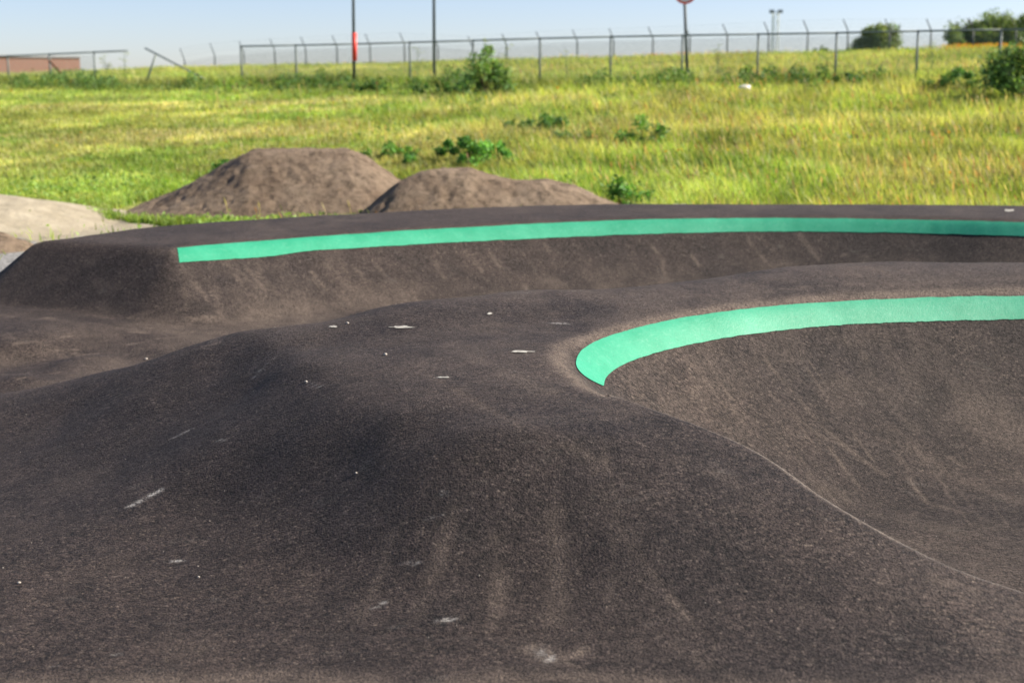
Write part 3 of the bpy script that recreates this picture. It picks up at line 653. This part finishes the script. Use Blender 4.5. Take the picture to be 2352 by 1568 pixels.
def flowers():
    n = 26000; X, Y = sample_field(n, 27, 112, .8); q = Y + .4 * X; px = CX + X / Y * FPX
    pr = .02 * sstep(.55, .7, fbm(X * .3, Y * .3, 3)) + .7 * (np.exp(-((px - 2230) / 110) ** 2) * np.exp(-((q - 100) / 6) ** 2)) + .5 * np.exp(-((px - 1520) / 130) ** 2) * np.exp(-((q - 101) / 4) ** 2) + .25 * np.exp(-((px - 1900) / 110) ** 2) * np.exp(-((Y - 37) / 2.) ** 2)
    k = (RNG.random(n) < pr) & free(X, Y); X = X[k]; Y = Y[k]
    for pc, ps, m in ((2265, 50, 700), (2180, 30, 160), (1540, 110, 260), (1330, 60, 60), (470, 60, 90)):
        t = (RNG.normal(pc, ps, m) - CX) / FPX; yy = RNG.normal(102.5, 2.0, m) / (1 + .4 * t); X = np.r_[X, t * yy]; Y = np.r_[Y, yy]
    n = len(X); Z = T(X, Y) + RNG.uniform(.30, .60, n)
    c = np.where(RNG.random((n, 1)) < .6, np.array([[.75, .27, .02]]), np.array([[.75, .55, .03]]))
    o = leaf_cards(np.stack([X, Y, Z], 1), .02 + .0006 * Y, c, 'wildflowers', None); tag(o, 'orange and yellow wildflowers scattered in the grass', None, None, 'stuff')
flowers()
def meadow_weeds():
    X, Y = sample_field(150000, 22.5, 60, 1.0); px = CX + X / Y * FPX; q = Y + .4 * X
    left = sstep(900, 600, px) * sstep(36.5, 33, Y); m = fbm(X * .9 + 3, Y * .7 + 31, 4)
    pr = left * sstep(.42, .56, m) + sstep(700, 1100, px) * sstep(.50, .62, m) * .85
    k = (RNG.random(len(X)) < pr) & free(X, Y) & (q < 56); X = X[k]; Y = Y[k]; m = m[k]; left = left[k]
    Z = T(X, Y) + RNG.random(len(X)) ** .8 * (.10 + .75 * np.clip(m - .42, 0, .3) * 1.5)
    col = np.where(RNG.random((len(X), 1)) < (.25 + .75 * left)[:, None], np.array([[.27, .42, .10]]), np.array([[.12, .22, .05]])) * RNG.uniform(.55, 1.5, (len(X), 1))
    tag(leaf_cards(np.stack([X, Y, Z], 1), .035 + .0004 * Y, col, 'meadow_weeds', None), 'leafy green ground weeds mixed through the grass', None, None, 'stuff')
meadow_weeds()
def undergrowth():
    n = 52000; px = RNG.uniform(-300, 2700, n); u = RNG.normal(0, 1.0, n)
    t = (px - CX) / FPX; Y = (57.2 + u) / (1 + .4 * t); X = t * Y
    d = fbm(px * .013, np.zeros(n) + 3, 4); keep = (RNG.random(n) < .45 + .55 * sstep(.40, .6, d)); X = X[keep]; Y = Y[keep]; d = d[keep]
    Z = T(X, Y) + RNG.random(len(X)) ** 1.6 * (.16 + .45 * sstep(.38, .68, d) * (.15 + 1.3 * sstep(.3, .7, fbm(px[keep] * .055, u[keep] * .4, 3))))
    col = np.array([[.095, .18, .05]]) * RNG.uniform(.5, 1.9, (len(X), 1))
    tag(leaf_cards(np.stack([X, Y, Z], 1), .06, col, 'undergrowth', None), 'dark leafy undergrowth along the foot of the fence', None, None, 'stuff')
undergrowth()

# ------------------------------------------------------------------ bushes and weeds
M_BARK = simple_mat('woody_stems', (.09, .065, .04), (.16, .12, .08), 9, .9, .2)
def bush(name, px, d, w, h, n, label, cat='bush', group=None, tone=(.06, .115, .03), leaf=.06, lobes=9, seed=1, spiky=0.0, base=None, cone=.6):
    rs = np.random.default_rng(seed); x0 = (px - CX) / FPX * d; z0 = float(T(x0, d)) if base is None else base
    root = empty(name, (x0, d, z0)); tag(root, label, cat, group)
    cen = np.stack([np.clip(rs.normal(0, .27, lobes), -.42, .42) * w, rs.normal(0, .18, lobes) * w * .7, (.25 + rs.random(lobes) * .62) * h], 1)
    cen[:, 2] *= np.clip(1.1 - (np.abs(cen[:, 0]) / (w * .5)) ** 1.5 * cone, .3, 1.05)
    rad = rs.uniform(.10, .23, lobes) * min(w, h * 1.5)
    k = rs.integers(0, lobes, n); p = rs.normal(size=(n, 3)); p /= np.linalg.norm(p, axis=1, keepdims=True)
    r = rad[k] * rs.random(n) ** .38 * (1 + rs.normal(0, .16, n)); P = cen[k] + p * r[:, None] * np.array([1, 1, .85 + spiky])
    if spiky: P[:, 2] += (rs.random(n) ** 6) * h * spiky
    P[:, 2] = np.where(P[:, 2] < .03, rs.random(n) * .25 * h, P[:, 2])
    lt = rs.uniform(.75, 1.25, lobes)[k][:, None]
    col = np.array([tone]) * lt * rs.uniform(.6, 1.5, (n, 1)) * (1 + rs.normal(0, .08, (n, 3)))
    leaf_cards(P, leaf, np.clip(col, 0.005, 1), 'foliage', root)
    mb = MB()
    for i in range(min(lobes, 9)):
        q = cen[i]; mid = Vector((q[0] * .4, q[1] * .4, q[2] * .5)); mb.tube((q[0] * .08, q[1] * .08, -.05), mid, .012 * h + .008, .009 * h + .005, 6); mb.tube(mid, tuple(q + [0, 0, rad[i] * .4]), .009 * h + .005, .004, 6)
    mb.build('stems', M_BARK, root, True); return root
bush('leafy_bush', 1120, 53.5, 2.0, 2.15, 2700, 'dark green leafy bush in front of the fence near the photo centre', tone=(.17, .28, .09), leaf=.075, lobes=22, seed=17, cone=.9)
bush('leafy_bush', 2330, 45.5, 2.7, 2.0, 4200, 'broad dark green bush at the right edge before the fence', tone=(.14, .24, .075), leaf=.075, lobes=22, seed=5)
bush('willow_shrub', 2008, 112, 4.9, 2.9, 9000, 'smaller grey-green shrub on the crest behind the fences', 'shrub', 'shrubs on the crest', (.19, .25, .11), .13, 22, 7, .10)
bush('willow_shrub', 2262, 108, 8.2, 3.2, 16000, 'wide grey-green shrub on the crest at the right', 'shrub', 'shrubs on the crest', (.18, .25, .10), .13, 34, 11, .15)
bush('willow_shrub', 1872, 104, 1.0, 1.2, 500, 'tiny green shrub on the crest left of the smaller shrub', 'shrub', 'shrubs on the crest', (.08, .13, .04), .09, 5, 13, .25)
WG = 'broad-leaved weed clumps in the meadow'
for px, d, w_, h_, n_, lab, tn, sd_ in [
    (1255, 41, 1.7, .55, 1500, 'dark dock clump above the lower dirt mound', (.05, .105, .03), 21),
    (1320, 39.5, .9, .4, 600, 'small grey-green weed clump right of the dark dock clump', (.075, .13, .045), 22),
    (1050, 36.5, 1.9, .50, 1700, 'dark green weed clump just above the lower mound top', (.045, .105, .025), 23),
    (1130, 35.5, 1.5, .45, 1100, 'bright green weed clump right of the weed above the lower mound', (.09, .19, .04), 24),
    (905, 38, 1.1, .35, 600, 'low weed clump above the right flank of the taller mound', (.07, .14, .03), 25),
    (1432, 28.5, .95, .50, 900, 'dark weed clump at the right foot of the lower mound', (.05, .115, .025), 26),
    (1475, 37.5, 1.0, .62, 800, 'ragged weed clump in mid meadow right of the mounds', (.06, .12, .03), 27),
    (527, 35.5, .6, .32, 400, 'small dark weed beside the taller mound top left', (.04, .10, .02), 28),
    (1945, 50.2, 2.3, .62, 1700, 'dark weed clump before the fence left of the right bush', (.04, .08, .022), 29),
    (2175, 48, 2.1, .8, 1600, 'dark weed clump touching the left side of the edge bush', (.04, .085, .024), 30),
    (1000, 55.2, 1.8, .5, 1000, 'low dark weed clump left of the centre bush', (.04, .08, .022), 31),
    (850, 57, 1.1, .45, 600, 'low dark weed clump right of the red sleeved pole', (.04, .08, .022), 32)]:
    bush('weed_clump', px, d, w_ * 1.5, h_ * (1.45 if d < 45 else 1.1), int(n_ * 1.5), lab, 'weed', WG, tuple(2.3 * c_ for c_ in tn), .055, 14, sd_)
def umbel(px, d, h, label, seed):
    rnd = random.Random(seed); x = (px - CX) / FPX * d; z = float(T(x, d)); root = empty('tall_weed', (x, d, z)); tag(root, label, 'weed', 'tall flowering weeds by the fence')
    mb = MB(); top = Vector((rnd.uniform(-.1, .1), 0, h)); mb.tube((0, 0, -.05), top, .014, .008, 6); heads = [top]
    for i in range(rnd.randint(4, 6)):
        u = rnd.uniform(.45, .85); a = rnd.uniform(0, 6.3); b = top * u; e = b + Vector((math.cos(a) * .22, math.sin(a) * .1, rnd.uniform(.15, .3))); mb.tube(b, e, .008, .005, 5); heads.append(e)
    mb.build('stem', simple_stem, root)
    P = np.concatenate([np.array(hh)[None] + RNG.normal(size=(26, 3)) * [[.075, .075, .02]] for hh in heads]); tag(leaf_cards(P, .022, np.array([[.33, .38, .12]]) * RNG.uniform(.7, 1.3, (len(P), 1)), 'foliage', root), 'small yellowish flower umbels')
    P = np.stack([RNG.normal(0, .09, 70), RNG.normal(0, .09, 70), RNG.random(70) * h * .7], 1); leaf_cards(P, .04, np.array([[.08, .15, .041]]) * RNG.uniform(.7, 1.3, (70, 1)), 'foliage', root)
simple_stem = simple_mat('green_stem', (.14, .2, .06), (.2, .26, .09), 6, .7, .3)
for i, (px, d, h, lab) in enumerate([(1110, 54.2, 2.15, 'tallest flowering weed, rising out of the centre bush'), (1165, 60, 1.9, 'pale weed standing right of the centre bush'), (960, 62, 1.5, 'thin weed right of the red sleeved pole behind the rail'),
        (262, 66, 1.4, 'weed under the end of the left rail'), (305, 66, 1.5, 'weed right of the left rail end'), (1640, 60, 1.6, 'weed right of the round sign pole'), (2120, 56, 1.5, 'pale weed before the wide crest shrub'), (2350, 50, 1.9, 'weed at the right edge above the dark bush'), (1300, 62, 1.4, 'weed between the centre bush and the middle posts')]):
    umbel(px, d, h, lab, i)

# ------------------------------------------------------------------ fences
def fence_pt(px, d, zrel): x = (px - CX) / FPX * d; return Vector((x, d, float(T(x, d)) + zrel))
def mesh_panel(mb, a, b, za, zb, pitch=.075, r=.0028):
    """diagonal chain-link wires between two posts; a, b floor points, za/zb top heights"""
    L = (Vector((b.x, b.y, 0)) - Vector((a.x, a.y, 0))).length
    def P(u, v): return Vector((a.x + (b.x - a.x) * u, a.y + (b.y - a.y) * u, (a.z + (b.z - a.z) * u) * (1 - v) + (za + (zb - za) * u) * v))
    hgt = za - a.z; k = hgt / L
    n = int((L + hgt) / pitch)
    for sgn in (0, 1):
        for i in range(1, n):
            s = i * pitch; u0, v0 = (s / L, 0) if s < L else (1, (s - L) / hgt); u1, v1 = (0, s / hgt) if s < hgt else ((s - hgt) / L, 1)
            if sgn: u0, u1 = 1 - u0, 1 - u1
            mb.tube(P(u0, v0), P(u1, v1), r, n=3, cap=False)
def interp(px, tab): return float(np.interp(px, [t_[0] for t_ in tab], [t_[1] for t_ in tab]))
TOPY = [(-200, 137), (0, 130), (293, 117), (553, 107), (811, 102), (1240, 89), (1403, 85), (1568, 82), (1742, 79), (1922, 76), (2109, 72), (2300, 69), (2500, 66)]
DEP = [(-200, 72), (0, 69.5), (553, 63), (2109, 52), (2500, 49.5)]
def top_pt(px): return Vector(at_y(px, interp(px, TOPY), interp(px, DEP)))
def front_fence(posts, label, rail_to=None, extra=None, last_panel=True):
    root = empty('chain_link_fence', tuple(fence_pt(posts[0], interp(posts[0], DEP), 0))); tag(root, label, 'fence', 'chain-link fence runs before the crest')
    inv = Matrix.Translation(-root.location)
    feet = []
    for px in posts:
        t = top_pt(px); f = Vector((t.x, t.y, float(T(t.x, t.y)) - .1)); feet.append((f, t))
        mb = MB(); mb.tube(inv @ f, inv @ t, .042, n=10); o = mb.build('post', M_GALV, root, True)
        mb = MB(); mb.tube(inv @ t, inv @ (t + Vector((0, 0, .05))), .05, .03, n=10); mb.build('cap', M_GALV, o, True)
    mb = MB(); pts = [inv @ t for f, t in feet]
    if rail_to: pts.append(inv @ top_pt(rail_to))
    mb.path(pts, .036); mb.build('top_rail', M_GALV, root, True)
    for i in range(len(feet) - 1):
        mb = MB(); (f, t), (g, u) = feet[i], feet[i + 1]; mesh_panel(mb, inv @ (f + Vector((0, 0, .1))), inv @ (g + Vector((0, 0, .1))), (inv @ t).z - .12, (inv @ u).z - .12); mb.build('chain_mesh', M_GALV, root)
    return root, inv, feet
front_fence([553, 679, 811, 941, 1087, 1240, 1403, 1568, 1742, 1922, 2109, 2300, 2500], 'long grey-green chain-link fence with a straight top rail, right of the gap')
lf, linv, lfeet = front_fence([-90, 17, 113, 216], 'short chain-link fence at the left with its rail ending in the air', rail_to=293)
br = MB(); p0 = Vector(at_y(113, 140, interp(113, DEP))); p1 = Vector(at_y(170, 200, interp(170, DEP) - .6)); br.tube(linv @ p0, linv @ p1, .05, n=8); bo = br.build('brace', M_RUST, lf, True); bo['label'] = 'rusty diagonal brace'
# the broken bit: a leaning post with a fallen rail
bd = interp(345, DEP); root = empty('broken_fence_post', tuple(fence_pt(337, bd, 0))); tag(root, 'leaning broken fence post carrying a fallen diagonal rail', 'fence post'); iv = Matrix.Translation(-root.location)
mb = MB(); mb.tube(iv @ Vector(at_y(334, 196, bd)), iv @ Vector(at_y(358, 126, bd)), .05, n=10); mb.build('post', M_GALV, root, True)
mb = MB(); mb.tube(iv @ Vector(at_y(333, 111, bd - .12)), iv @ Vector(at_y(482, 188, bd - 1.2)), .038, n=8); mb.build('rail', M_GALV, root, True)

def back_fence():
    xs = [420, 489, 556, 627, 698, 770, 846, 925, 1002, 1082, 1160, 1238, 1322, 1406, 1496, 1581, 1667, 1762, 1852, 1944, 2040, 2135, 2232, 2330, 2430]
    arm = [(420, 112), (489, 100), (556, 95), (627, 90), (698, 86), (770, 82), (846, 79), (925, 76), (1082, 84), (1238, 73), (1322, 69), (1406, 66), (1496, 63), (1667, 56), (1762, 51), (1852, 47), (1944, 45), (2135, 44), (2430, 38)]
    dep = [(420, 112), (1200, 104), (2430, 88)]
    d0 = interp(420, dep); root = empty('security_fence', tuple(fence_pt(420, d0, 0))); tag(root, 'far fence on the crest with angled barbed wire arms', 'fence'); iv = Matrix.Translation(-root.location); el = []
    for px in xs:
        d = interp(px, dep); ya = interp(px, arm); t = Vector(at_y(px + 4, ya + 27, d)); a = Vector(at_y(px - 7, ya, d)); f = Vector((t.x, d, float(T(t.x, d)) - .2))
        if f.z > t.z - .3: f.z = t.z - 1.8
        mb = MB(); mb.tube(iv @ f, iv @ t, .055, n=8); o = mb.build('post', M_DARKSTEEL, root, True)
        mb = MB(); mb.tube(iv @ t, iv @ a, .040, .034, n=6); mb.build('arm', M_DARKSTEEL, o, True); el.append((f, t, a))
    for u in (.35, .65, .97):
        mb = MB(); mb.path([iv @ (t.lerp(a, u)) for f, t, a in el], .004, n=3); mb.build('barbed_wire', M_DARKSTEEL, root)
    for (f, t, a), (g, u, b) in zip(el[:-1], el[1:]):
        mb = MB(); mesh_panel(mb, iv @ Vector((f.x, f.y, max(f.z, t.z - 2.0))), iv @ Vector((g.x, g.y, max(g.z, u.z - 2.0))), (iv @ t).z - .1, (iv @ u).z - .1, .11, .0032); mb.build('chain_mesh', M_DARKSTEEL, root)
back_fence()

# ------------------------------------------------------------------ poles, sign, mast, building, litter
def pole(px0, py0, px1, py1, d, r, name, label, cat, mat=None):
    b = Vector(at_y(px1, py1, d)); g = float(T(b.x, d)); b.z = min(b.z, g); root = empty(name, tuple(b)); tag(root, label, cat); iv = Matrix.Translation(-root.location)
    t = Vector(at_y(px0, py0, d)); mb = MB(); mb.tube(iv @ (b - Vector((0, 0, .2))), iv @ t, r, r * .85, n=12); mb.build('pole', mat or M_DARKSTEEL, root, True); return root, iv, b, t
root, iv, b, t = pole(810, -190, 813, 190, 60, .066, 'utility_pole', 'slim dark pole with a red sleeve around its lower part', 'pole')
mb = MB(); a0 = Vector(at_y(813.5, 140, 60)); a1 = Vector(at_y(812.6, 76, 60)); mb.tube(iv @ (a0 + Vector((.02, -.02, 0))), iv @ (a1 + Vector((.02, -.02, 0))), .105, n=14); mb.build('sleeve', M_RED, root, True)
mb = MB(); mb.tube(iv @ (t + Vector((0, 0, -.1))), iv @ (t + Vector((.9, 0, .15))), .05, n=8); mb.build('lamp_arm', M_DARKSTEEL, root, True)
root, iv, b, t = pole(996, -190, 997, 160, 62, .07, 'utility_pole', 'plain dark pole without a sleeve left of the centre bush', 'pole')
mb = MB(); mb.tube(iv @ (t + Vector((0, 0, -.1))), iv @ (t + Vector((.9, 0, .15))), .05, n=8); mb.build('lamp_arm', M_DARKSTEEL, root, True)
root, iv, b, t = pole(1571, -40, 1581, 130, 63, .075, 'round_sign', 'round red-rimmed sign on a slightly tilted pole, cut by the top edge', 'sign')
c = iv @ Vector(at_y(1574, -17, 62.85))
import bmesh
def disc(name, r0, r1, y, mat, th=.02):
    bm = bmesh.new(); n = 40; rings = []
    for yy in (y, y + th):
        for rr in (r0, r1): rings.append([bm.verts.new((c.x + rr * math.cos(2 * math.pi * i / n), c.y + yy, c.z + rr * math.sin(2 * math.pi * i / n))) for i in range(n)])
    for i in range(n):
        j = (i + 1) % n
        for A, B in ((0, 1), (1, 3), (3, 2), (2, 0)):
            if r0 == 0 and (A, B) == (2, 0): continue
            bm.faces.new((rings[A][i], rings[A][j], rings[B][j], rings[B][i]))
    me = bpy.data.meshes.new(name); bm.to_mesh(me); bm.free(); return link(name, me, mat, root)
disc('rim', .40, .50, -.02, M_RED, .03); disc('sign_face', .001, .40, -.01, M_WHITE, .015)

def mast():
    d = 260; M = simple_mat('haze_paled_mast_steel', (.62, .66, .70), (.7, .74, .78), 1, .6, .3)  # steel colour lightened to stand in for distance haze
    b = Vector(at_y(1777, 190, d)); root = empty('floodlight_mast', tuple(b)); tag(root, 'distant pale lattice floodlight mast beyond the crest', 'mast'); iv = Matrix.Translation(-b)
    t = Vector(at_y(1777, 30, d)); hw = .48; mb = MB(); H_ = t.z - b.z
    for sx in (-1, 1):
        for sy in (-1, 1): mb.tube((sx * hw, sy * hw, 0), (sx * hw, sy * hw, H_), .085, n=6)
    n = 14
    for i in range(n):
        z0 = H_ * i / n; z1 = H_ * (i + 1) / n; s = 1 if i % 2 else -1
        for sy in (-1, 1): mb.tube((-s * hw, sy * hw, z0), (s * hw, sy * hw, z1), .04, n=4)
    mb.build('lattice', M, root)
    for sx in (-1, 1):
        mb = MB(); mb.tube((sx * .1, 0, H_), (sx * .7, 0, H_ + .15), .09, n=6); mb.box((sx * .75 - .42, -.3, H_ - .05), (sx * .75 + .42, .3, H_ + .5)); mb.build('floodlight', simple_mat('lamp_housing', (.12, .15, .18), (.18, .2, .23), 2, .6, .3), root)
mast()

def brick_mat():
    m, t, o = new_mat('red_brick'); co = t.nodes.new('ShaderNodeTexCoord').outputs['Object']; b = t.nodes.new('ShaderNodeBsdfPrincipled')
    mp = t.nodes.new('ShaderNodeMapping'); mp.inputs['Rotation'].default_value = (R(90), 0, 0); t.links.new(co, mp.inputs[0])
    br = N(t, 'ShaderNodeTexBrick', Scale=4.0); br.inputs['Color1'].default_value = (.30, .13, .095, 1); br.inputs['Color2'].default_value = (.36, .17, .12, 1); br.inputs['Mortar'].default_value = (.3, .24, .2, 1)
    t.links.new(mp.outputs[0], br.inputs[0]); t.links.new(br.outputs[0], b.inputs['Base Color']); b.inputs['Roughness'].default_value = .9; t.links.new(b.outputs[0], o.inputs[0]); return m
def building():
    d = 135; a = Vector(at_y(-320, 133, d)); e = Vector(at_y(183, 133, d)); g = 1.5; rot = R(33)
    root = empty('brick_building', (a.x, d, g)); tag(root, 'low flat-roofed brick building behind the left fence', 'building')
    Wd = e.x - a.x; Hh = a.z - g
    root.location = (e.x, d, g); root.rotation_euler = (0, 0, rot); Wd = 26
    mb = MB(); mb.box((-Wd, 0, 0), (0, 9, Hh)); mb.build('wall', brick_mat(), root)
    mb = MB(); mb.box((-Wd - .12, -.12, Hh + .003), (.12, 9.12, Hh + .2)); mb.build('roof_edge', simple_mat('pale_roof_edge', (.35, .36, .4), (.42, .43, .46), 2, .6, .3), root)
building()
def litter():
    p = Vector(fence_pt(1702, 50.5, .28)); bm = bmesh.new(); bmesh.ops.create_icosphere(bm, subdivisions=3, radius=.2)
    for v in bm.verts:
        n = float(fbm(np.array(v.co.x * 9 + 4), np.array(v.co.y * 9 + v.co.z * 7), 3)); v.co *= .7 + .6 * n; v.co.z *= .6; v.co.x *= 1.25
    me = bpy.data.meshes.new('plastic_bag'); bm.to_mesh(me); bm.free(); o = link('plastic_bag', me, M_WHITE, smooth=True); o.location = p
    tag(o, 'crumpled white plastic bag lying in the grass before the fence', 'litter')
litter()
